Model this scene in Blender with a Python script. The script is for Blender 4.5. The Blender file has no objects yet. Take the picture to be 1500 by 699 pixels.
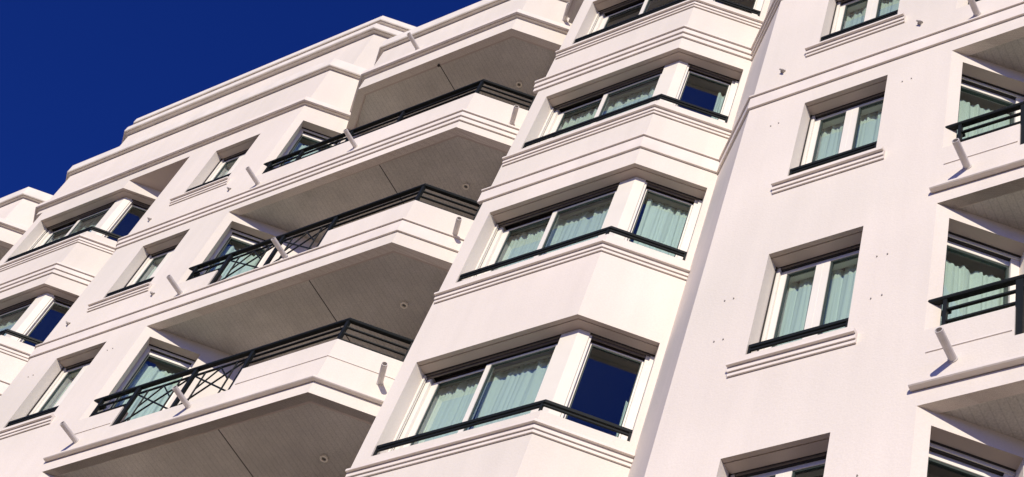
import bpy, bmesh, math, random
from mathutils import Vector, Matrix
random.seed(7)
sc = bpy.context.scene
col = sc.collection
S = 0.86            # metres per plan unit
CZ = 1.6            # eye height
# ------------------------------------------------------------ camera
FPX, EL, ROLL, AZ = 2477.47, math.radians(52.69663), math.radians(24.649077), math.radians(139.446071)
def _cam_axes():
    fw = Vector((0, math.cos(EL), math.sin(EL))); rt = Vector((1, 0, 0)); up = Vector((0, -math.sin(EL), math.cos(EL)))
    c, s = math.cos(ROLL), math.sin(ROLL)
    r2 = c*rt + s*up; u2 = -s*rt + c*up
    U = Vector((math.sin(AZ), math.cos(AZ), 0)); V = Vector((math.sin(AZ-math.pi/2), math.cos(AZ-math.pi/2), 0))
    f = lambda d: Vector((U.dot(d), V.dot(d), d.z))
    return f(r2), f(u2), f(fw)
r_, u_, f_ = _cam_axes()
cam_d = bpy.data.cameras.new('camera'); cam = bpy.data.objects.new('camera', cam_d); col.objects.link(cam)
cam.matrix_world = Matrix(((r_.x, u_.x, -f_.x, 0), (r_.y, u_.y, -f_.y, 0), (r_.z, u_.z, -f_.z, CZ), (0, 0, 0, 1)))
cam_d.sensor_width = 36; cam_d.sensor_fit = 'HORIZONTAL'; cam_d.lens = 36*FPX/1500
cam_d.clip_start = 0.1; cam_d.clip_end = 5000
sc.camera = cam
sc.view_settings.view_transform = 'Standard'; sc.view_settings.look = 'None'
sc.view_settings.exposure = 0.0; sc.view_settings.gamma = 1.0
# ------------------------------------------------------------ sun and sky
sun_travel = Vector((-0.41, 0.835, -0.365)).normalized()
to_sun = -sun_travel
sun_el = math.asin(to_sun.z)
sd = bpy.data.lights.new('sun', 'SUN'); sd.energy = 4.45; sd.angle = math.radians(0.5); sd.color = (1.0, 0.915, 0.77)
so = bpy.data.objects.new('sun', sd); col.objects.link(so)
so.rotation_euler = sun_travel.to_track_quat('-Z', 'Y').to_euler(); so.location = (0, -20, 30)
w = bpy.data.worlds.new('World'); sc.world = w; w.use_nodes = True
nt = w.node_tree; nt.nodes.clear()
sky = nt.nodes.new('ShaderNodeTexSky'); sky.sky_type = 'NISHITA'; sky.sun_disc = False
sky.sun_elevation = sun_el; sky.sun_rotation = math.atan2(to_sun.x, to_sun.y)
sky.altitude = 3500; sky.air_density = 0.9; sky.dust_density = 0.0; sky.ozone_density = 5.0
hs = nt.nodes.new('ShaderNodeHueSaturation'); hs.inputs['Saturation'].default_value = 1.25; hs.inputs['Value'].default_value = 1.0
bg = nt.nodes.new('ShaderNodeBackground'); bg.inputs['Strength'].default_value = 0.05
wo = nt.nodes.new('ShaderNodeOutputWorld')
hs.inputs['Saturation'].default_value = 1.0
mxs = nt.nodes.new('ShaderNodeMix'); mxs.data_type = 'RGBA'; mxs.blend_type = 'MULTIPLY'; mxs.inputs[0].default_value = 1; mxs.inputs[7].default_value = (0.38, 0.86, 2.75, 1)
nt.links.new(sky.outputs[0], hs.inputs['Color']); nt.links.new(hs.outputs[0], mxs.inputs[6]); nt.links.new(mxs.outputs[2], bg.inputs[0]); nt.links.new(bg.outputs[0], wo.inputs[0])
sc.cycles.max_bounces = 8; sc.cycles.transparent_max_bounces = 12; sc.cycles.diffuse_bounces = 5
# ------------------------------------------------------------ materials
def mat(name, c, rough=0.6, metal=0.0, var=0.0, vscale=0.6, bump=0.0, bscale=60, spec=0.4, fine=0.0, streak=0.0, tint=None, tscale=0.25):
    m = bpy.data.materials.new(name); m.use_nodes = True; n = m.node_tree; b = n.nodes['Principled BSDF']
    b.inputs['Base Color'].default_value = (*c, 1); b.inputs['Roughness'].default_value = rough
    b.inputs['Metallic'].default_value = metal; b.inputs['Specular IOR Level'].default_value = spec
    geo = n.nodes.new('ShaderNodeNewGeometry')
    def noise(scale, detail=4, vec=None):
        t = n.nodes.new('ShaderNodeTexNoise'); t.inputs['Scale'].default_value = scale; t.inputs['Detail'].default_value = detail
        n.links.new(vec or geo.outputs['Position'], t.inputs['Vector']); return t
    cur = None
    def mul(fac_out, lo, hi, cur):
        r = n.nodes.new('ShaderNodeMapRange'); r.inputs['From Min'].default_value = 0.3; r.inputs['From Max'].default_value = 0.7
        r.inputs['To Min'].default_value = lo; r.inputs['To Max'].default_value = hi
        n.links.new(fac_out, r.inputs['Value'])
        x = n.nodes.new('ShaderNodeMix'); x.data_type = 'RGBA'; x.blend_type = 'MULTIPLY'; x.inputs[0].default_value = 1
        if cur is None: x.inputs[6].default_value = (*c, 1)
        else: n.links.new(cur, x.inputs[6])
        n.links.new(r.outputs[0], x.inputs[7]); return x.outputs[2]
    if tint:
        r = n.nodes.new('ShaderNodeMapRange'); r.inputs['From Min'].default_value = 0.35; r.inputs['From Max'].default_value = 0.65
        n.links.new(noise(tscale, 2).outputs['Fac'], r.inputs['Value'])
        x = n.nodes.new('ShaderNodeMix'); x.data_type = 'RGBA'; x.inputs[6].default_value = (*c, 1); x.inputs[7].default_value = (*tint, 1)
        n.links.new(r.outputs[0], x.inputs[0]); cur = x.outputs[2]
    if var: cur = mul(noise(vscale, 5).outputs['Fac'], 1-var, 1+var*0.3, cur)
    if fine: cur = mul(noise(bscale*1.3, 2).outputs['Fac'], 1-fine, 1+fine, cur)
    if streak:
        mp = n.nodes.new('ShaderNodeMapping'); mp.inputs['Scale'].default_value = (5, 5, 0.35); n.links.new(geo.outputs['Position'], mp.inputs['Vector'])
        cur = mul(noise(1.0, 6, mp.outputs[0]).outputs['Fac'], 1, 1-streak, cur)
    if cur is not None: n.links.new(cur, b.inputs['Base Color'])
    if bump:
        bp = n.nodes.new('ShaderNodeBump'); bp.inputs['Strength'].default_value = bump; bp.inputs['Distance'].default_value = 0.02
        n.links.new(noise(bscale, 6).outputs['Fac'], bp.inputs['Height']); n.links.new(bp.outputs[0], b.inputs['Normal'])
    return m
M = {}
M['plaster'] = mat('plaster', (0.805, 0.725, 0.645), 0.85, var=0.08, vscale=0.35, bump=0.10, bscale=45, spec=0.2, fine=0.03, streak=0.05, tint=(0.74, 0.68, 0.60), tscale=0.3)
M['trim'] = mat('trim_plaster', (0.80, 0.725, 0.655), 0.8, var=0.08, vscale=2.5, bump=0.08, bscale=60, spec=0.2, streak=0.05)
M['cap'] = mat('cap_plaster', (0.80, 0.74, 0.665), 0.8, var=0.08, vscale=3.0, bump=0.08, bscale=60, spec=0.2, streak=0.08)
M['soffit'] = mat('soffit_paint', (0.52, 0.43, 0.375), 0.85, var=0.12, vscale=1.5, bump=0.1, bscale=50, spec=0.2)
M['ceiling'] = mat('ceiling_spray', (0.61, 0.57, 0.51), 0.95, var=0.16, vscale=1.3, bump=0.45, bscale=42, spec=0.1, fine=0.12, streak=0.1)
M['frame'] = mat('window_frame_paint', (0.80, 0.76, 0.68), 0.45, var=0.03, vscale=4)
M['casing'] = mat('cream_casing', (0.80, 0.75, 0.65), 0.55, var=0.04, vscale=3, bump=0.03)
M['seal'] = mat('dark_seal', (0.03, 0.045, 0.04), 0.5)
M['shutter'] = mat('shutter_case', (0.16, 0.13, 0.11), 0.6, var=0.1, vscale=5)
M['slot'] = mat('shutter_slot', (0.03, 0.026, 0.024), 0.8)
M['rail'] = mat('dark_green_metal', (0.012, 0.0145, 0.014), 0.5, var=0.1, vscale=8, spec=0.16)
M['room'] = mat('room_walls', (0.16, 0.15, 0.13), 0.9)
M['pipe'] = mat('painted_pipe', (0.62, 0.58, 0.55), 0.5, var=0.1, vscale=15)
M['steel'] = mat('fitting_metal', (0.34, 0.31, 0.28), 0.5, metal=0.2)
M['steel2'] = mat('weathered_catch', (0.42, 0.38, 0.34), 0.6, var=0.3, vscale=30)
M['lamp'] = mat('downlight_ring', (0.85, 0.78, 0.66), 0.4)
M['bulb'] = mat('downlight_lens', (0.12, 0.11, 0.1), 0.2)
M['paving'] = mat('pale_paving', (0.27, 0.225, 0.175), 0.9, var=0.15, vscale=0.5, bump=0.2, bscale=12)
M['asphalt'] = mat('asphalt', (0.055, 0.055, 0.056), 0.9, var=0.2, vscale=0.8, bump=0.3, bscale=40)
M['sand'] = mat('pale_ground', (0.26, 0.215, 0.165), 0.95, var=0.15, vscale=0.05)
M['tile'] = mat('balcony_tile', (0.20, 0.165, 0.135), 0.7, var=0.1, vscale=2)
M['line'] = mat('road_paint', (0.75, 0.75, 0.72), 0.7, var=0.1, vscale=5)
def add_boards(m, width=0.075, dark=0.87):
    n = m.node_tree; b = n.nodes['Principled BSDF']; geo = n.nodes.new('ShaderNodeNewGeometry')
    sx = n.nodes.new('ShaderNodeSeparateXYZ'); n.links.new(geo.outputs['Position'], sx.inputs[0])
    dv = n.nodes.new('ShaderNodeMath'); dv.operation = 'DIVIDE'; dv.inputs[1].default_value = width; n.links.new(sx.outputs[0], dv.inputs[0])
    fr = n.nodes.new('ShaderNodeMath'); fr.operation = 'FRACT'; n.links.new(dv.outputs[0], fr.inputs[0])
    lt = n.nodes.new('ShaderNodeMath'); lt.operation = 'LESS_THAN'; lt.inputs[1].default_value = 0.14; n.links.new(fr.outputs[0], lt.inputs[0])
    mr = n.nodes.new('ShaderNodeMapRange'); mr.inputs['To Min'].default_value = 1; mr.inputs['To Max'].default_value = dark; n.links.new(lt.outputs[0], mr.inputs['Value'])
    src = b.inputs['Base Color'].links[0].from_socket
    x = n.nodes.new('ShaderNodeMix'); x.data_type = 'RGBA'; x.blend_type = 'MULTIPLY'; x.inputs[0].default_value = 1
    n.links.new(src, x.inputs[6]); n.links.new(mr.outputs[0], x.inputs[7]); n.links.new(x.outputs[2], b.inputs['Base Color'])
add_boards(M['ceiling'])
def curtain_mat():
    m = bpy.data.materials.new('sheer_curtain'); m.use_nodes = True; n = m.node_tree; b = n.nodes['Principled BSDF']
    b.inputs['Base Color'].default_value = (0.80, 0.83, 0.78, 1); b.inputs['Roughness'].default_value = 0.9
    b.inputs['Specular IOR Level'].default_value = 0.1
    tr = n.nodes.new('ShaderNodeBsdfTranslucent'); tr.inputs[0].default_value = (0.65, 0.72, 0.66, 1)
    mx = n.nodes.new('ShaderNodeMixShader'); mx.inputs[0].default_value = 0.25
    o = n.nodes['Material Output']; n.links.new(b.outputs[0], mx.inputs[1]); n.links.new(tr.outputs[0], mx.inputs[2]); n.links.new(mx.outputs[0], o.inputs[0])
    return m
M['curtain'] = curtain_mat()
def glass_mat():
    m = bpy.data.materials.new('tinted_glass'); m.use_nodes = True; n = m.node_tree; n.nodes.clear()
    o = n.nodes.new('ShaderNodeOutputMaterial'); t = n.nodes.new('ShaderNodeBsdfTransparent'); t.inputs[0].default_value = (0.90, 0.965, 0.945, 1)
    g = n.nodes.new('ShaderNodeBsdfGlossy'); g.inputs['Roughness'].default_value = 0.0; g.inputs['Color'].default_value = (0.85, 0.95, 1.0, 1)
    fr = n.nodes.new('ShaderNodeFresnel'); fr.inputs['IOR'].default_value = 1.52
    mr = n.nodes.new('ShaderNodeMapRange'); mr.inputs['From Max'].default_value = 0.42; mr.inputs['To Min'].default_value = 0.05; mr.inputs['To Max'].default_value = 0.95
    geo = n.nodes.new('ShaderNodeNewGeometry'); nz = n.nodes.new('ShaderNodeTexNoise'); nz.inputs['Scale'].default_value = 0.9
    n.links.new(geo.outputs['Position'], nz.inputs['Vector'])
    bp = n.nodes.new('ShaderNodeBump'); bp.inputs['Strength'].default_value = 0.03; bp.inputs['Distance'].default_value = 0.05
    n.links.new(nz.outputs['Fac'], bp.inputs['Height']); n.links.new(bp.outputs[0], g.inputs['Normal'])
    mx = n.nodes.new('ShaderNodeMixShader')
    n.links.new(fr.outputs[0], mr.inputs['Value'])
    inv = n.nodes.new('ShaderNodeMath'); inv.operation = 'SUBTRACT'; inv.inputs[0].default_value = 1.0; n.links.new(geo.outputs['Backfacing'], inv.inputs[1])
    mu = n.nodes.new('ShaderNodeMath'); mu.operation = 'MULTIPLY'; n.links.new(mr.outputs[0], mu.inputs[0]); n.links.new(inv.outputs[0], mu.inputs[1]); n.links.new(mu.outputs[0], mx.inputs[0])
    n.links.new(t.outputs[0], mx.inputs[1]); n.links.new(g.outputs[0], mx.inputs[2]); n.links.new(mx.outputs[0], o.inputs[0])
    return m
M['glass'] = glass_mat()
# ------------------------------------------------------------ mesh helpers (plan units: u right along the front, v away from the street, z up)
class MB:
    def __init__(s): s.v = []; s.f = []
    def vert(s, u, v, z): s.v.append((u*S, v*S, z*S+CZ)); return len(s.v)-1
    def quad(s, *p):
        s.f.append([s.vert(*q) for q in p])
    def prism(s, pts, z0, z1, bottom=True, top=True, skip=()):
        n = len(pts); a = [s.vert(x, y, z0) for x, y in pts]; b = [s.vert(x, y, z1) for x, y in pts]
        for i in range(n):
            if i in skip: continue
            j = (i+1) % n; s.f.append([a[i], a[j], b[j], b[i]])
        if bottom: s.f.append(a[::-1])
        if top: s.f.append(b)
    def sweep(s, poly, prof, closed=True, caps=True):
        """prof: list of (depth inward, z) swept along a plan polyline with mitred corners"""
        rows = []
        offs = {}
        for d, z in prof:
            if d not in offs: offs[d] = offset(poly, d)
            rows.append([s.vert(x, y, z) for x, y in offs[d]])
        n = len(prof)
        for i in range(n if closed else n-1):
            a, b = rows[i], rows[(i+1) % n]
            for k in range(len(poly)-1): s.f.append([a[k], a[k+1], b[k+1], b[k]])
        if closed and caps:
            s.f.append([r[0] for r in rows]); s.f.append([r[-1] for r in rows][::-1])
    def bar(s, poly, d0, d1, z0, z1): s.sweep(poly, [(d0, z0), (d1, z0), (d1, z1), (d0, z1)])
    def tube(s, a, b, r, n=10, caps=True):
        a = Vector(a); b = Vector(b); d = (b-a).normalized()
        x = d.orthogonal().normalized(); y = d.cross(x)
        ra = [s.vert(*(a+(x*math.cos(t)+y*math.sin(t))*r)) for t in [2*math.pi*i/n for i in range(n)]]
        rb = [s.vert(*(b+(x*math.cos(t)+y*math.sin(t))*r)) for t in [2*math.pi*i/n for i in range(n)]]
        for i in range(n): s.f.append([ra[i], ra[(i+1) % n], rb[(i+1) % n], rb[i]])
        if caps: s.f.append(ra[::-1]); s.f.append(rb)
    def pipe(s, a, b, r, ri, n=14):     # open ended hollow tube, outside end at b
        a = Vector(a); b = Vector(b); d = (b-a).normalized(); x = d.orthogonal().normalized(); y = d.cross(x)
        R = lambda c, q: [s.vert(*(c+(x*math.cos(t)+y*math.sin(t))*q)) for t in [2*math.pi*i/n for i in range(n)]]
        A = R(a, r); B = R(b, r); C = R(b, ri); D = R(a+(b-a)*0.1, ri)
        for p, q in ((A, B), (B, C), (C, D)):
            for i in range(n): s.f.append([p[i], p[(i+1) % n], q[(i+1) % n], q[i]])
        s.f.append(D)
def offset(poly, d):
    out = []
    n = len(poly)
    nr = []
    for i in range(n-1):
        dx, dy = poly[i+1][0]-poly[i][0], poly[i+1][1]-poly[i][1]; l = math.hypot(dx, dy)
        nr.append((-dy/l, dx/l))
    for i in range(n):
        if i == 0: m = nr[0]; out.append((poly[i][0]+m[0]*d, poly[i][1]+m[1]*d)); continue
        if i == n-1: m = nr[-1]; out.append((poly[i][0]+m[0]*d, poly[i][1]+m[1]*d)); continue
        a, b = nr[i-1], nr[i]; k = 1+a[0]*b[0]+a[1]*b[1]
        out.append((poly[i][0]+(a[0]+b[0])*d/k, poly[i][1]+(a[1]+b[1])*d/k))
    return out
WL = {}             # world position of each object's origin
def link(name, me, material, parent, wpos, smooth=False):
    o = bpy.data.objects.new(name, me); col.objects.link(o)
    if parent: o.parent = parent; o.location = wpos - WL[parent.name]
    else: o.location = wpos
    WL[o.name] = wpos
    return o
def build(name, mb, material, parent, smooth=False, bevel=0, label=None, dz=None):
    xs = [p[0] for p in mb.v]; ys = [p[1] for p in mb.v]; zs = [p[2] for p in mb.v]
    c = Vector(((min(xs)+max(xs))/2, (min(ys)+max(ys))/2, min(zs)))
    me = bpy.data.meshes.new(name); me.from_pydata([(p[0]-c.x, p[1]-c.y, p[2]-c.z) for p in mb.v], [], mb.f)
    bm = bmesh.new(); bm.from_mesh(me); bmesh.ops.remove_doubles(bm, verts=bm.verts, dist=0.0002)
    bmesh.ops.recalc_face_normals(bm, faces=bm.faces)
    if bevel: bmesh.ops.bevel(bm, geom=[e for e in bm.edges if len(e.link_faces) == 2 and e.calc_face_angle(0) > 0.5], offset=bevel, segments=1, affect='EDGES')
    if smooth:
        for f in bm.faces: f.smooth = True
    bm.to_mesh(me); bm.free()
    me.materials.append(M[material])
    o = link(name, me, material, parent, c)
    if label: o['label'] = label
    return o
def copy_tree(o, parent, du, label=None, keep=None):
    c = o.copy(); col.objects.link(c)
    w0 = WL[o.name] + Vector((du*S, 0, 0)); WL[c.name] = w0
    c.parent = parent
    c.location = w0 - (WL[parent.name] if parent else Vector((0, 0, 0)))
    for ch in list(o.children): copy_tree(ch, c, du)
    return c
# ------------------------------------------------------------ plan of one module (module 2 of the front, the one with the large bay)
PER = 13.49
V0 = 9.06
RX, RY = 0.735164, 0.6778893
def Rp(p, t): return (p[0]+RX*t, p[1]+RY*t)          # chamfer direction, right and back
def Lp(p, t): return (p[0]-RX*t, p[1]+RY*t)          # left and back
A = (-11.51, V0); B = (-8.91, V0); D = (-7.25, V0)
Cn = ((B[0]+D[0])/2, V0+(D[0]-B[0])/2*RY/RX)
E = (-4.43, V0); Fc = (0.45, V0)
A2 = (A[0]+PER, V0)
G = Rp(Fc, (A2[0]-Fc[0])/2/RX)
RECV = 11.4
Er = Rp(E, (RECV-V0)/RY); A2l = Lp(A2, (RECV-V0)/RY)
SOF = {-1: 12.40, 0: 15.87, 1: 19.43, 2: 22.85, 3: 26.43}   # soffit heights of the balcony slabs
HEAD = {-1: 12.32, 0: 15.80, 1: 19.31, 2: 22.72, 3: 26.14}   # window heads
OPN = {-1: 10.46, 0: 13.98, 1: 17.55, 2: 21.08, 3: 24.52}   # window opening bottoms
HW = {-1: 12.32, 0: 15.86, 1: 19.37, 2: 22.74, 3: 26.14}
GZ = -CZ/S
LEVELS = (-1, 0, 1, 2, 3)

bld = bpy.data.objects.new('apartment_building', None); col.objects.link(bld)
bld.location = (-10*S, V0*S, 0); WL[bld.name] = Vector(bld.location)
bld['label'] = 'white rendered apartment building with angled bays, deep balconies and dark green railings'
bld['category'] = 'apartment building'

def panel(mb, p, q, z0, z1, ops=(), T=0.2):
    """wall face from plan point p to q with rectangular openings (s0,s1,za,zb,leftjamb,rightjamb)"""
    L = math.hypot(q[0]-p[0], q[1]-p[1]); t = ((q[0]-p[0])/L, (q[1]-p[1])/L); n = (-t[1], t[0])
    P = lambda s, d, z: (p[0]+t[0]*s+n[0]*d, p[1]+t[1]*s+n[1]*d, z)
    ss = sorted(set([0, L]+[min(max(x, 0), L) for o in ops for x in o[:2]])); zs = sorted(set([z0, z1]+[x for o in ops for x in o[2:4]]))
    for i in range(len(ss)-1):
        for k in range(len(zs)-1):
            sm, zm = (ss[i]+ss[i+1])/2, (zs[k]+zs[k+1])/2
            if any(o[0] < sm < o[1] and o[2] < zm < o[3] for o in ops): continue
            mb.quad(P(ss[i], 0, zs[k]), P(ss[i+1], 0, zs[k]), P(ss[i+1], 0, zs[k+1]), P(ss[i], 0, zs[k+1]))
    for o in ops:
        s0, s1, za, zb, lj, rj = o
        if lj: mb.quad(P(s0, 0, za), P(s0, T, za), P(s0, T, zb), P(s0, 0, zb))
        if rj: mb.quad(P(s1, 0, za), P(s1, T, za), P(s1, T, zb), P(s1, 0, zb))

JL, JR = -11.27, 1.04          # bay opening: left jamb (u) and right end (distance along the chamfer)
TJ = 0.46
TOPZ = 28.25
# shapes swept along the front ------------------------------------------------
def steps(z, lst, top=.03, g=.006):
    """stepped moulding: lst = [(projection, height of its underside below z)], each underside ends in a narrow groove"""
    out = [(0.03, z+top+.012), (-lst[0][0]+.015, z+top), (-lst[0][0], z+top-.02)]
    for i, (p, dz) in enumerate(lst):
        nx = lst[i+1][0] if i+1 < len(lst) else 0.0
        out += [(-p, z-dz), (-nx-g, z-dz), (-nx-g, z-dz+.012), (-nx, z-dz+.012)]  # groove shaped in to give each inner edge a dark shadow line
    zb = z-lst[-1][1]
    out = out[:-1] + [(0.03, zb+.02)]
    return out
def prof_s12(z): return steps(z, [(.062, .012), (.034, .285)], .035)
def prof_s23(z): return steps(z, [(.088, .03), (.058, .145), (.03, .245)])
def prof_sill(z): return steps(z, [(.085, .025), (.045, .09), (.024, .14)])
def prof_s34(z, p=.11): return [(0.03, z+.17), (-.09, z+.16), (-p, z+.13), (-p, z+.012), (-.075, z), (-.072, z+.025), (-.058, z+.025), (-.055, z), (0.03, z)]
def prof_cap(z, p=.108): return [(0.12, z+.34), (-.08, z+.32), (-p, z+.29), (-p, z+.02), (-p+.014, z+.004), (-p+.03, z+.004), (-p+.032, z+.02), (-p+.042, z+.02), (-p+.044, z), (-.01, z), (-.01, z+.02), (0.12, z+.02)]
def prof_corn(z): return [(0.03, z+.045), (-.065, z+.035), (-.08, z+.02), (-.08, z-.012), (-.068, z-.022), (-.012, z-.026), (-.012, z), (0.03, z)]  # inner groove added to deepen the contact shadow where cornice meets wall

def bay_window(k, parent):
    h, o = HEAD[k], OPN[k]
    pl = [(-9.245, V0), B, Rp(B, .22)]
    left = [(JL, V0), (-9.245, V0)]; right = [Rp(B, .22), Rp(B, JR)]
    # pillar casing is the window's own mesh; the rest hangs on it
    mb = MB(); mb.bar(pl, .2, .46, o-.02, h); win = build('bay_window', mb, 'casing', parent, bevel=.004)
    def sub(name, fn, material, **kw):
        m = MB(); fn(m); return build(name, m, material, win, **kw)
    for seg in (left, right):
        sub('shutter_slot', lambda m: m.bar(seg, .20, .216, h-.004, h+.05), 'slot')
        sub('shutter_lath', lambda m: m.bar(seg, .217, .234, h-.02, h+.03), 'shutter')
        sub('shutter_case', lambda m: m.bar(seg, .242, .262, h-.05, h+.03), 'shutter')
        sub('shutter_gap', lambda m: m.bar(seg, .235, .241, h-.004, h+.03), 'slot')
    def fr(m):
        m.bar([(JL+.002, V0), (JL+.09, V0)], .263, .40, o, h)
        m.bar([(JL+.09, V0), (-9.246, V0)], .25, .40, o-.01, o+.05)
        m.bar([Rp(B, .222), Rp(B, .255)], .263, .40, o, h)
        m.bar([Rp(B, .94), Rp(B, JR-.002)], .236, .40, o, h)
        m.bar([Rp(B, .255), Rp(B, .94)], .25, .40, o-.01, o+.05)
    sub('frame', fr, 'frame', bevel=.003)
    sub('head_panel', lambda m: m.bar([(JL+.091, V0), (-9.247, V0)], .36, .40, h-.12, h+.045), 'shutter')
    sub('head_panel', lambda m: m.bar([Rp(B, .256), Rp(B, .939)], .322, .40, h-.12, h+.045), 'shutter')
    sub('guide_rail', lambda m: m.bar([(JL+.002, V0), (JL+.03, V0)], .205, .222, o, h-.03), 'frame')
    sub('guide_rail', lambda m: m.bar([(JL+.002, V0), (JL+.03, V0)], .232, .248, o, h-.04), 'frame')
    sub('guide_rail', lambda m: m.bar([Rp(B, JR-.05), Rp(B, JR-.002)], .21, .235, o, h-.03), 'frame')
    sub('guide_rail', lambda m: m.bar([Rp(B, .222), Rp(B, .25)], .215, .24, o, h-.03), 'frame')
    sub('guide_seal', lambda m: m.bar([(JL+.002, V0), (JL+.018, V0)], .223, .231, o, h-.03), 'slot')
    sub('guide_seal', lambda m: m.bar([(JL+.002, V0), (JL+.018, V0)], .249, .262, o, h-.05), 'slot')
    def sash(seg, d, st=.075, tp=.028):
        (x0, y0), (x1, y1) = seg; L = math.hypot(x1-x0, y1-y0); t = ((x1-x0)/L, (y1-y0)/L); q = lambda s: (x0+t[0]*s, y0+t[1]*s)
        zt = h-.09
        def fn(m):
            m.bar([q(0), q(st)], d, d+.045, o+.05, zt); m.bar([q(L-st), q(L)], d, d+.045, o+.05, zt)
            m.bar([q(st), q(L-st)], d, d+.045, zt-tp, zt); m.bar([q(st), q(L-st)], d, d+.045, o+.05, o+.11)
        so_ = sub('sash', fn, 'frame', bevel=.003)
        m = MB(); g = [q(st), q(st+.018)]; m.bar(g, d+.012, d+.04, o+.11, zt-tp); m.bar([q(L-st-.012), q(L-st)], d+.012, d+.04, o+.11, zt-tp); m.bar([q(st+.018), q(L-st-.012)], d+.012, d+.04, zt-tp-.018, zt-tp)
        build('gasket', m, 'seal', win)
        m = MB(); m.bar([q(st+.018), q(L-st-.012)], d+.022, d+.03, o+.11, zt-tp-.018); build('pane', m, 'glass', win)
    sash([(JL+.09, V0), (-10.27, V0)], .312, st=.10); sash([(-10.335, V0), (-9.248, V0)], .266, st=.075)
    sash([Rp(B, .256), Rp(B, .938)], .272, st=.022, tp=.02)
    return win
def guard(seg, o, parent, ends=True):
    m = MB(); m.bar(seg, .012, .052, o+.165, o+.215); m.bar(seg, .02, .045, o+.115, o+.145)
    g = build('guard_rail', m, 'rail', parent, bevel=.003)
    pts = [0, 1] if len(seg) == 2 else [0, 1, 2]
    def post(p, q):
        l = math.hypot(q[0]-p[0], q[1]-p[1]); t = ((q[0]-p[0])/l*.03, (q[1]-p[1])/l*.03)
        m = MB(); m.bar([p, (p[0]+t[0], p[1]+t[1])], .018, .047, o, o+.165); build('post', m, 'rail', g)
    post(seg[0], seg[1])
    e1, e0 = seg[-1], seg[-2]; ll = math.hypot(e1[0]-e0[0], e1[1]-e0[1]); tt = ((e1[0]-e0[0])/ll*.03, (e1[1]-e0[1])/ll*.03)
    post((e1[0]-tt[0], e1[1]-tt[1]), e1)
    if len(seg) == 3: post((seg[1][0]-.06, seg[1][1]), (seg[1][0], seg[1][1]))
    return g
def bay_room(k, parent):
    h, o = HEAD[k]+.03, OPN[k]-.03
    pts = [(JL, V0), B, Rp(B, JR)]; fr = offset(pts, .455)
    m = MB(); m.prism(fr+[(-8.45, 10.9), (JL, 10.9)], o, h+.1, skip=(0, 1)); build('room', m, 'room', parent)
def wall_window(k, parent):
    h, o = HW[k], OPN[k]; u0, u1 = -6.41, -5.27
    m = MB(); seg = [(u0+.002, V0), (u1-.002, V0)]
    m.bar([(u0+.002, V0), (u0+.05, V0)], .215, .40, o, h); m.bar([(u1-.05, V0), (u1-.002, V0)], .215, .40, o, h)
    m.bar([(u0+.05, V0), (u1-.05, V0)], .262, .40, h-.085, h+.02); m.bar([(u0+.05, V0), (u1-.05, V0)], .24, .40, o-.01, o+.06)
    win = build('wall_window', m, 'frame', parent, bevel=.003)
    def sub(name, fn, material, **kw):
        m = MB(); fn(m); return build(name, m, material, win, **kw)
    sub('shutter_slot', lambda m: m.bar(seg, .205, .214, h-.004, h+.05), 'slot')
    sub('shutter_lath', lambda m: m.bar([(u0+.05, V0), (u1-.05, V0)], .216, .234, h-.022, h+.03), 'shutter')
    sub('shutter_gap', lambda m: m.bar([(u0+.05, V0), (u1-.05, V0)], .236, .26, h-.035, h+.03), 'slot')
    mid = (u0+u1)/2; zt = h-.085
    for a, b, sl, sr in ((u0+.05, mid, .075, .085), (mid, u1-.05, .085, .075)):
        def fn(m):
            m.bar([(a, V0), (a+sl, V0)], .250, .305, o+.06, zt); m.bar([(b-sr, V0), (b, V0)], .250, .305, o+.06, zt)
            m.bar([(a+sl, V0), (b-sr, V0)], .250, .305, zt-.02, zt); m.bar([(a+sl, V0), (b-sr, V0)], .250, .305, o+.06, o+.13)
        sub('sash', fn, 'frame', bevel=.003)
        def gk(m):
            m.bar([(a+sl, V0), (a+sl+.022, V0)], .262, .300, o+.13, zt-.02); m.bar([(b-sr-.012, V0), (b-sr, V0)], .262, .300, o+.13, zt-.02)
            m.bar([(a+sl+.022, V0), (b-sr-.012, V0)], .262, .300, zt-.04, zt-.02)
        sub('gasket', gk, 'seal')
        sub('pane', lambda m: m.bar([(a+sl+.022, V0), (b-sr-.012, V0)], .275, .283, o+.13, zt-.04), 'glass')
    # shutter guide line on the left jamb
    sub('guide_rail', lambda m: m.bar([(u0+.002, V0), (u0+.014, V0)], .19, .205, o, h), 'slot')
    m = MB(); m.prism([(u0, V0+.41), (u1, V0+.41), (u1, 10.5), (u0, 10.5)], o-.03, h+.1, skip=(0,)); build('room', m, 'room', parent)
    return win
DS0, DS1 = .15, 1.02
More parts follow.
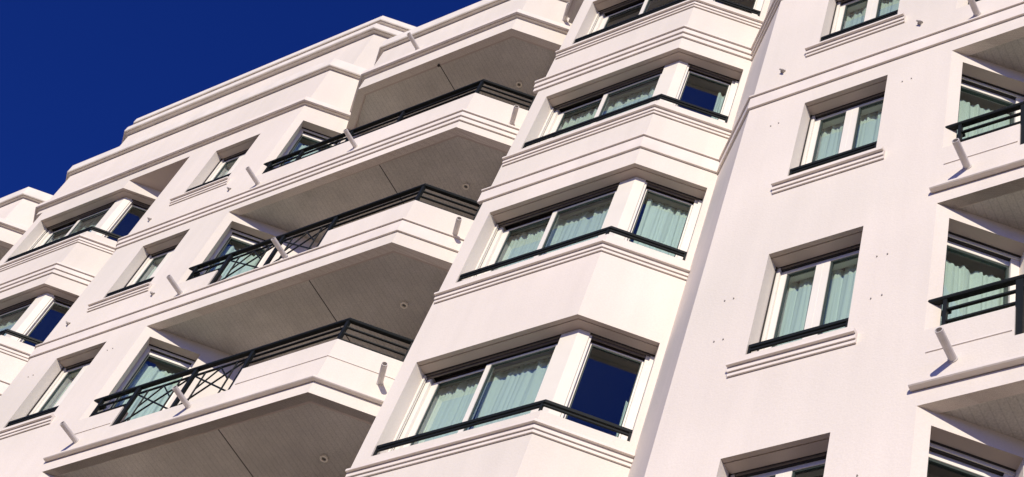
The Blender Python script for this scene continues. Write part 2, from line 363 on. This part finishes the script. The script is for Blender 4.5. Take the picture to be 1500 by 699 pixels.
def door(k, parent):
    """glazed balcony door in the chamfered wall under the slab of level k"""
    h = SOF[k]-.20; o = h-2.45
    seg = [Rp(E, DS0+.002), Rp(E, DS1-.002)]
    m = MB(); m.bar([Rp(E, DS0+.002), Rp(E, DS0+.055)], .20, .32, o, h); m.bar([Rp(E, DS1-.1), Rp(E, DS1-.002)], .20, .32, o, h)
    m.bar([Rp(E, DS0+.055), Rp(E, DS1-.1)], .24, .32, h-.14, h+.02); m.bar([Rp(E, DS0+.055), Rp(E, DS1-.1)], .24, .32, o, o+.08)
    d = build('balcony_door', m, 'frame', parent, bevel=.003)
    def sub(name, fn, material, **kw):
        m = MB(); fn(m); return build(name, m, material, d, **kw)
    inner = [Rp(E, DS0+.055), Rp(E, DS1-.1)]
    sub('shutter_slot', lambda m: m.bar(seg, .16, .185, h-.004, h+.05), 'slot')
    sub('shutter_lath', lambda m: m.bar(seg, .187, .199, h-.05, h+.03), 'frame')
    sub('shutter_gap', lambda m: m.bar(inner, .202, .238, h-.06, h+.03), 'slot')
    def gk(m):
        m.bar([Rp(E, DS0+.055), Rp(E, DS0+.085)], .25, .30, o+.08, h-.14); m.bar([Rp(E, DS1-.125), Rp(E, DS1-.1)], .25, .30, o+.08, h-.14)
        m.bar([Rp(E, DS0+.085), Rp(E, DS1-.125)], .25, .30, h-.17, h-.14)
    sub('gasket', gk, 'seal')
    sub('pane', lambda m: m.bar([Rp(E, DS0+.085), Rp(E, DS1-.125)], .27, .278, o+.08, h-.17), 'glass')
    fr = offset([Rp(E, DS0), Rp(E, DS1)], .33); bk = offset([Rp(E, DS0), Rp(E, DS1)], 1.1)
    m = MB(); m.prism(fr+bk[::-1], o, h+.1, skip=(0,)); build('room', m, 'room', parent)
    return d
def spout(p, direc, z, parent, L=.36):
    n = {'F': (0, -1), 'R': (RY, -RX)}[direc]
    m = MB(); m.pipe((p[0]-n[0]*.02, p[1]-n[1]*.02, z), (p[0]+n[0]*L, p[1]+n[1]*L, z+.004), .042, .034)
    s = build('drain_spout', m, 'pipe', parent, smooth=False)
    m = MB(); m.pipe((p[0]-n[0]*.004, p[1]-n[1]*.004, z), (p[0]+n[0]*.012, p[1]+n[1]*.012, z), .052, .036); build('collar', m, 'pipe', s)
def balcony(k, parent):
    s = SOF[k]; top4 = (k == 3)
    ftop = s+.42
    if top4: fr = [Lp((E[0]+1.42, V0), .966), (E[0]+1.42, V0), Fc, G]
    else: fr = [E, Fc, G]
    # slab with its outer face, the recessed ceiling field below
    core = fr + ([A2l, Er] if not top4 else [A2l, Er])
    m = MB(); b = .17
    inn = offset(fr, b); inb = [(A2l[0]-.12, RECV-.01), (Er[0]+.1, RECV-.01)]
    # border ring of the soffit
    if not top4: inn[0] = Rp(E, .2)
    ring_o, ring_i = fr, inn
    for i in range(len(fr)-1):
        m.quad((*ring_o[i], s), (*ring_o[i+1], s), (*ring_i[i+1], s), (*ring_i[i], s))
        m.quad((*ring_i[i], s), (*ring_i[i+1], s), (*ring_i[i+1], s+.035), (*ring_i[i], s+.035))
    if top4: m.quad((*ring_o[0], s), (*ring_i[0], s), (*Rp(Er, 0), s), (*Rp(Er, -.1), s))
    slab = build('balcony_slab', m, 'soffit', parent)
    xj = E[0]+3.2
    def field(pts): 
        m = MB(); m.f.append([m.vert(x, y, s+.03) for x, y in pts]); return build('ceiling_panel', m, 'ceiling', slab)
    if top4: field([ring_i[0], ring_i[1], (xj-.008, ring_i[1][1]), (xj-.008, RECV), Er])
    else: field([ring_i[0], (xj-.008, ring_i[0][1] if False else V0+b), (xj-.008, RECV), Er])
    ic = ring_i[-2]
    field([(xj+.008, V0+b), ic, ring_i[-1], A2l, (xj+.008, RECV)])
    if not top4:   # triangle of ceiling between the wall corner and the ring
        m = MB(); m.f.append([m.vert(x, y, s+.03) for x, y in [(xj-.008, V0+b), ring_i[0], (ring_i[0][0]-.0, V0+b)]]); 
    m = MB(); m.quad((xj-.02, V0+b, s+.036), (xj+.02, V0+b, s+.036), (xj+.02, RECV, s+.036), (xj-.02, RECV, s+.036)); build('panel_joint', m, 'slot', slab)
    if top4:
        m = MB(); m.tube((xj, V0+.145, s+.03), (xj, V0+.145, s-.02), .028, 10); build('ceiling_knob', m, 'slot', slab)
    # floor of the balcony
    m = MB(); m.f.append([m.vert(x, y, ftop) for x, y in offset(fr, .1)+[A2l, Er]]); build('floor', m, 'tile', slab)
    # downlight
    m = MB(); lp = (E[0]+4.44, 10.13)
    m.pipe((lp[0], lp[1], s+.03), (lp[0], lp[1], s+.0), .058, .036, 18); dl = build('downlight', m, 'lamp', slab)
    m = MB(); m.tube((lp[0], lp[1], s+.028), (lp[0], lp[1], s+.022), .031, 16); build('lens', m, 'bulb', dl)
    # parapet
    hi = s+1.17; lo = s+.70
    if top4:
        m = MB(); m.bar(fr, 0, .14, s, 28.3); build('parapet', m, 'plaster', slab)
        m = MB(); m.sweep(fr, prof_cap(28.0)); build('parapet_cap', m, 'cap', slab, bevel=0)
        m = MB(); m.sweep(fr, prof_s34(26.86)); build('cornice', m, 'trim', slab)
        spout((E[0]+2.48, V0), 'F', 27.33, slab); spout(Rp(Fc, .80), 'R', 27.33, slab)
        return slab
    if k in (-1, 0, 1):
        x1, x2 = E[0]+.90, E[0]+3.19
        m = MB(); m.bar([E, Fc, G], 0, .14, s, lo); m.bar([E, (x1, V0)], 0, .14, lo, hi); m.bar([(x2, V0), Fc, G], 0, .14, lo, hi)
        m.quad((x2, V0, lo), (x2, V0+.14, lo), (x2, V0+.14, hi), (x2, V0, hi))
    else:
        m = MB(); m.bar([E, Fc, G], 0, .14, s, hi)
    build('parapet', m, 'plaster', slab)
    if k in (-1, 0):
        m = MB(); m.sweep([(E[0]-.07, V0), Fc, G], prof_corn(s+.25)); build('cornice', m, 'trim', slab)
        m = MB()
        pr = [(.01, s+.80), (-.012, s+.80), (-.012, s+.782), (.01, s+.776)]
        m.sweep([(E[0]+.04, V0), (E[0]+.88, V0)], pr); build('drip_line', m, 'trim', slab)
        m = MB(); m.sweep([(E[0]+3.25, V0), Fc, G], pr); build('drip_line', m, 'trim', slab)
    zs = s+(.57 if k <= 0 else .78)
    spout((E[0]+(.32 if k <= 0 else .30), V0), 'F', zs, slab); spout((E[0]+2.50, V0), 'F', zs, slab); spout(Rp(Fc, .80), 'R', s+.62, slab)
    return slab
def railing(k, parent):
    s = SOF[k]; hi = s+1.17; lo = s+.70; e = E[0]; d = .02
    line = [(e+.005, V0), Fc, G]
    m = MB(); m.sweep(line, [(d-.005, s+1.635), (d+.055, s+1.635), (d+.065, s+1.65), (d+.06, s+1.68), (d+.04, s+1.695), (d+.01, s+1.695), (d-.01, s+1.68), (d-.015, s+1.65)])
    r = build('balcony_railing', m, 'rail', parent)
    gap = k in (-1, 0, 1)
    def bar_(seg, z, hgt=.027, dd=.02): 
        m = MB(); m.bar(seg, d+.025-dd/2, d+.025+dd/2+.01, z, z+hgt); build('bar', m, 'rail', r)
    def post(x, z0, wd=.05): 
        m = MB(); m.bar([(x-wd/2, V0), (x+wd/2, V0)], d, d+.05, z0, s+1.637); build('post', m, 'rail', r)
    x1, x2 = e+.93, e+3.19
    post(e+.18, hi-.05, .04)
    # small return of the handrail to the wall
    m = MB(); m.bar([(e-.03, V0), (e+.2, V0)], d+.09, d+.13, s+1.55, s+1.59); build('bracket', m, 'rail', r)
    if gap:
        bar_([(e+.2, V0), (x1, V0)], s+1.47); bar_([(e+.2, V0), (x1, V0)], s+1.27)
        post(x1, lo-.05, .075); xm = (x1+x2)/2; post(xm, lo-.05, .06); post(x2-.05, lo+.02, .06)
        for a, b in ((x1, xm), (xm, x2-.05)):
            bar_([(a+.03, V0), (b-.03, V0)], s+1.49, .022); 
            z0, z1 = lo+.03, s+1.49
            def rod(p, q, nm='lattice_rod'):
                m = MB(); m.tube((p[0], V0+d+.03, p[1]), (q[0], V0+d+.03, q[1]), .014, 6); build(nm, m, 'rail', r)
            W = b-a
            rod((a+.03, z0), (b-.03, z1)); rod((a+.03, z1), (b-.03, z0))
            rod((a+W*.22, z0-.03), (a+W*.22, z1)); rod((a+W*.78, z0-.03), (a+W*.78, z1))
            rod((a+W*.22, (z0+z1)/2), (a+W*.5, z1)); rod((a+W*.5, z1), (a+W*.78, (z0+z1)/2))
    else:
        bar_([(e+.2, V0), (x2, V0)], s+1.47); bar_([(e+.2, V0), (x2, V0)], s+1.3)
        for x in (x1, (x1+x2)/2, x2): post(x, hi-.05)
    seg = [(x2, V0), Fc, G]
    bar_(seg, s+1.50, .021); bar_(seg, s+1.36, .021); bar_(seg, s+1.22, .021)
    post(Fc[0]-.03, hi-.1); 
    q = Rp(Fc, .93); m = MB(); m.bar([q, Rp(Fc, .97)], d, d+.05, hi-.1, s+1.637); build('post', m, 'rail', r)
    return r
def curtain(a, b, d, z0, z1, folds=9, seed=0, gather=1.0):
    rnd = random.Random(seed); m = MB(); L = math.hypot(b[0]-a[0], b[1]-a[1]); t = ((b[0]-a[0])/L, (b[1]-a[1])/L); n = (-t[1], t[0])
    N = int(folds*10); ph = [rnd.uniform(0, 6.28) for _ in range(4)]; rows = 9; g = []
    for j in range(rows+1):
        z = z0+(z1-z0)*j/rows; row = []; tt = j/rows
        for i in range(N+1):
            x = i/N; a1 = .55+.45*math.sin(2.1*x*6.28+ph[0])
            dd = .028*a1*math.sin(folds*6.28*(x+.012*math.sin(x*9+ph[1]))+ph[2]+.3*tt)+.014*math.sin(folds*2.6*6.28*x+ph[3])*(1-.3*tt)+.008*math.sin(5*tt+x*7)
            zz = z + (.02*math.sin(x*folds*6.28+ph[1]) if j == rows else 0)
            sgl = x*L+.01*math.sin(tt*3+x*20)
            row.append(m.vert(a[0]+t[0]*sgl+n[0]*(d+dd), a[1]+t[1]*sgl+n[1]*(d+dd), zz))
        g.append(row)
    for j in range(rows):
        for i in range(N): m.f.append([g[j][i], g[j][i+1], g[j+1][i+1], g[j+1][i]])
    return m
# ------------------------------------------------------------ walls of one module
def module_walls(parent):
    ow = []
    def wall(p, q, z0, z1, ops=(), T=.2, label=None): 
        m = MB(); panel(m, p, q, z0, z1, ops, T); return build('wall', m, 'plaster', parent)
    fr_ops = [(JL-A[0], 99, OPN[k], HEAD[k], True, False) for k in LEVELS]
    r_ops = [(-1, JR, OPN[k], HEAD[k], False, True) for k in LEVELS]
    wall(A, B, GZ, TOPZ, fr_ops, TJ); wall(B, Cn, GZ, SOF[3]+.02, r_ops, TJ)
    wall(Cn, D, GZ, SOF[3]+.02)
    wall(D, E, GZ, TOPZ, [(-6.41-D[0], -5.27-D[0], OPN[k], HW[k], True, True) for k in LEVELS], .41)
    wall(B, D, SOF[3], TOPZ)                                     # the notch is bridged under the top storey
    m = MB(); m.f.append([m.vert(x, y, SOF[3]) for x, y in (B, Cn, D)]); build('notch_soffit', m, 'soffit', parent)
    wall(Lp(A, 2.3), A, GZ, TOPZ)                                # left flank of the bay
    wall(E, Er, GZ, TOPZ, [(DS0, DS1, SOF[k]-2.65, SOF[k]-.20, True, True) for k in LEVELS if k > -2], .33)
    wall(Er, A2l, GZ, TOPZ)
    # window surrounds: soffits, sill slabs
    for k in LEVELS:
        h, o = HEAD[k], OPN[k]; line = [(JL, V0), B, Rp(B, JR)]
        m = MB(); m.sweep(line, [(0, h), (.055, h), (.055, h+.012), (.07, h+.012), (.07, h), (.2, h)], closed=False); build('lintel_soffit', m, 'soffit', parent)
        m = MB(); m.sweep(line, [(.2, h), (.2, h+.05), (.47, h+.05)], closed=False); build('lintel', m, 'slot', parent)
        m = MB(); m.sweep(line, [(0, o), (.46, o+.01)], closed=False); build('sill_ledge', m, 'trim', parent)
        m = MB(); m.sweep([(A[0]+.04, V0), B, Rp(B, 1.13)], prof_sill(o-.26)); build('window_sill', m, 'trim', parent)
        h = HW[k]; line = [(-6.41, V0), (-5.27, V0)]
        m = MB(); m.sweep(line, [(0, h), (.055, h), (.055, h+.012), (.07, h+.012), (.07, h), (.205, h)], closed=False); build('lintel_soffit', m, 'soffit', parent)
        m = MB(); m.sweep(line, [(.205, h), (.205, h+.05), (.42, h+.05)], closed=False); build('lintel', m, 'slot', parent)
        m = MB(); m.sweep(line, [(0, o), (.41, o+.01)], closed=False); build('sill_ledge', m, 'trim', parent)
        m = MB(); m.sweep([(-6.56, V0), (-5.14, V0)], prof_sill(o-.20)); build('window_sill', m, 'trim', parent)
        hd = SOF[k]-.20; ln = [Rp(E, DS0), Rp(E, DS1)]
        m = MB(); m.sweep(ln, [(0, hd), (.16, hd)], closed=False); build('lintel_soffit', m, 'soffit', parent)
        m = MB(); m.sweep(ln, [(.16, hd), (.16, hd+.05), (.34, hd+.05)], closed=False); build('lintel', m, 'slot', parent)
        guard([(JL+.004, V0), B, Rp(B, JR-.004)], o, parent); guard([(-6.406, V0), (-5.274, V0)], o-.03, parent)
        bay_room(k, parent)
    # string courses
    full = [(A[0]-.09, V0), B, Cn, D, Fc, G]
    m = MB(); m.sweep(full, prof_s12(20.0)); build('string_course', m, 'trim', parent)
    m = MB(); m.sweep(full, prof_s23(23.30)); build('string_course', m, 'trim', parent)
    top = [Lp((A[0]-.19, V0), .5), (A[0]-.19, V0), E, Rp(E, .97)]
    m = MB(); m.bar([Lp((A[0]-.19, V0), .5), (A[0]-.19, V0), (A[0], V0)], 0, .2, SOF[3]+.15, 28.3); build('wall', m, 'plaster', parent)
    m = MB(); m.sweep(top, prof_s34(26.74)); build('cornice', m, 'trim', parent)
    m = MB(); m.sweep(top, prof_cap(28.2)); build('cornice', m, 'cap', parent)
    # attic, set back behind the upper cornice
    at = [Lp((A[0]-.27, V0+.44), 1.2), (A[0]-.27, V0+.44), (E[0]-.17, V0+.44), Rp((E[0]-.17, V0+.44), 2.6)]
    m = MB(); m.sweep(at, [(0, 28.3), (0, 31.4)], closed=False); build('attic_wall', m, 'plaster', parent)
    m = MB(); m.sweep(at, [(.05, 31.42), (-.09, 31.41), (-.108, 31.38), (-.112, 31.22), (-.10, 31.20), (-.08, 31.20), (-.078, 31.215), (-.07, 31.215), (-.068, 31.19), (-.005, 31.19), (-.005, 30.98), (-.12, 30.97), (-.135, 30.95), (-.14, 30.76), (-.125, 30.745), (-.1, 30.745), (-.098, 30.76), (-.088, 30.76), (-.086, 30.74), (-.01, 30.74), (-.01, 30.76), (.05, 30.76)]); build('attic_cornice', m, 'cap', parent)
    m = MB(); p = at+[(at[-1][0], 14), (at[0][0], 14)]; m.f.append([m.vert(x, y, 31.25) for x, y in p]); build('roof', m, 'soffit', parent)
    m = MB(); m.f.append([m.vert(x, y, 28.3) for x, y in offset(top, .05)+[A2l, (A2[0]-.3, 14), (A[0]-1, 14)]]); build('terrace_deck', m, 'soffit', parent)
def fixings(parent):
    def bolt(u, z):
        m = MB(); m.tube((u, V0+.01, z), (u, V0-.012, z), .009, 6); build('bolt', m, 'steel', parent)
    for z in (15.14, 14.38, 19.04, 18.3, 11.6, 10.9):
        if z == 18.3: continue
        for u in (-6.84, -6.73, -5.05, -4.93): bolt(u, z+random.uniform(-.01, .01))
    for z in (20.52, 23.85):
        for u in (-6.87, -4.91):
            m = MB(); m.tube((u, V0+.01, z), (u, V0-.05, z), .022, 8); m.tube((u-.03, V0-.05, z+.03), (u+.03, V0-.05, z-.04), .013, 6); m.tube((u-.035, V0-.012, z+.02), (u+.035, V0-.012, z+.02), .013, 6)
            build('shutter_catch', m, 'steel2', parent)

module_walls(bld)
for k in LEVELS:
    bay_window(k, bld); wall_window(k, bld); door(k, bld)
for k in (-1, 0, 1, 2, 3): balcony(k, bld)
for k in (-1, 0, 1, 2): railing(k, bld)
fixings(bld)
first = list(bld.children)
for o in first:
    copy_tree(o, bld, -PER)
n0 = ('balcony_slab', 'balcony_railing', 'wall', 'string_course', 'cornice', 'attic_wall', 'attic_cornice', 'roof', 'terrace_deck', 'lintel_soffit', 'window_sill', 'sill_ledge', 'wall_window', 'bay_window', 'balcony_door', 'room', 'guard_rail', 'notch_soffit')
for o in first:
    if o.name.split('.')[0] in n0: copy_tree(o, bld, -2*PER)
# rear volume so that the building is closed
m = MB(); m.prism([(-38.5, 14), (3.2, 14), (3.2, 22), (-38.5, 22)], GZ, 31.3); build('rear_block', m, 'plaster', bld)
m = MB(); m.quad((3.2, 9.7, GZ), (3.2, 14, GZ), (3.2, 14, 28.3), (3.2, 9.7, 28.3)); m.quad((-39, 9.1, GZ), (-38.5, 14, GZ), (-38.5, 14, 28.3), (-39, 9.1, 28.3)); build('gable_wall', m, 'plaster', bld)
# ------------------------------------------------------------ curtains (hang inside the rooms, things of their own)
def put_curtain(a, b, d, z0, z1, label, du=0.0, folds=6, seed=0):
    a = (a[0]+du, a[1]); b = (b[0]+du, b[1])
    c = build('curtain', curtain(a, b, d, z0, z1, folds, seed), 'curtain', None, smooth=True)
    c['label'] = label; c['category'] = 'curtain'; c['group'] = 'pale green curtains behind the windows'
sd_ = 1
row = {0: 'lowest window of the middle bay', 1: 'second lowest window of the middle bay', 2: 'third window up of the middle bay'}
for k in (0, 1, 2):
    h, o = HEAD[k], OPN[k]
    put_curtain((JL+.01, V0), (-10.395, V0), .45, o+.02, h-.04, 'green curtain behind the left sash, %s' % row[k], 0, 6, sd_); sd_ += 1
    put_curtain((-10.375, V0), (-9.2, V0), .45, o+.02, h-.04, 'green curtain beside the cream pillar, %s' % row[k], 0, 6, sd_); sd_ += 1
h, o = HEAD[1], OPN[1]; put_curtain(Rp(B, .33), Rp(B, 1.02), .42, o+.02, h-.08, 'green curtain behind the angled pane, second lowest window of the middle bay', 0, 5, 31)
h, o = HEAD[2], OPN[2]; put_curtain(Rp(B, .80), Rp(B, .98), .42, o+.02, h-.2, 'narrow curtain edge in the angled blue pane, third window up of the middle bay', 0, 2, 32)
h, o = HEAD[0], OPN[0]; put_curtain(Rp(B, .88), Rp(B, 1.0), .42, o+.02, h-.7, 'thin curtain edge in the dark blue angled pane, lowest window of the middle bay', 0, 2, 33)
wr = {0: 'second window down the right flat wall', 1: 'window under the string course, right flat wall', 2: 'topmost window of the right flat wall'}
for k in (0, 1, 2):
    h, o = HW[k], OPN[k]
    put_curtain((-6.40, V0), (-5.94, V0), .41, o+.02, h-.05, 'green curtain in the left casement, %s' % wr[k], 0, 3, 40+k)
    put_curtain((-5.92, V0), (-5.29, V0), .41, o+.02, h-.05, 'green curtain in the right casement, %s' % wr[k], 0, 4, 50+k)
wl = {1: 'lowest window of the left flat wall', 2: 'middle window of the left flat wall', 3: 'top window of the left flat wall'}
for k in (1, 2, 3):
    h, o = HW[k], OPN[k]
    put_curtain((-6.38, V0), (-5.30, V0), .42, o+.02, h-.05, 'pale curtain across the %s' % wl[k], -PER, 7, 60+k)
br = {2: 'lower window of the far left bay', 3: 'upper window of the far left bay'}
for k in (2, 3):
    h, o = HEAD[k], OPN[k]
    put_curtain((JL+.01, V0), (-10.395, V0), .45, o+.02, h-.04, 'green curtain behind the left sash, %s' % br[k], -PER, 6, 70+k)
    put_curtain((-10.375, V0), (-9.2, V0), .45, o+.02, h-.04, 'green curtain beside the cream pillar, %s' % br[k], -PER, 6, 75+k)
for k, du, lb in ((0, 0, 'door of the lower right balcony'), (1, 0, 'door of the upper right balcony'), (1, -PER, 'door of the lowest left balcony'), (2, -PER, 'door of the middle left balcony'), (3, -PER, 'door of the top left balcony')):
    kk = k if du else k
    hh = SOF[kk]-.2; z = hh-2.4
    put_curtain(Rp(E, DS0+.02), Rp(E, DS1-.02), .39, z, hh-.22, 'pale folded curtain behind the glass %s' % lb, du, 5, 80+k+int(-du))
# ------------------------------------------------------------ ground, road, pavement
def flat(name, x0, x1, y0, y1, z, material, z1=None):
    m = MB()
    zz = (z-CZ)/S
    if z1 is None: m.quad((x0/S, y0/S, zz), (x1/S, y0/S, zz), (x1/S, y1/S, zz), (x0/S, y1/S, zz))
    else: m.prism([(x0/S, y0/S), (x1/S, y0/S), (x1/S, y1/S), (x0/S, y1/S)], zz, (z1-CZ)/S)
    o = build(name, m, material, None); o['kind'] = 'structure'; return o
flat('ground', -2000, 2000, -2000, 2000, 0.0, 'sand')
flat('road', -400, 400, -12.5, -5.5, 0.004, 'asphalt')
flat('road_marking', -400, 400, -9.08, -8.96, 0.008, 'line')
flat('pavement', -400, 400, -5.3, 7.7, 0.002, 'paving', 0.12)
flat('kerb', -400, 400, -5.5, -5.302, 0.002, 'cap', 0.125)
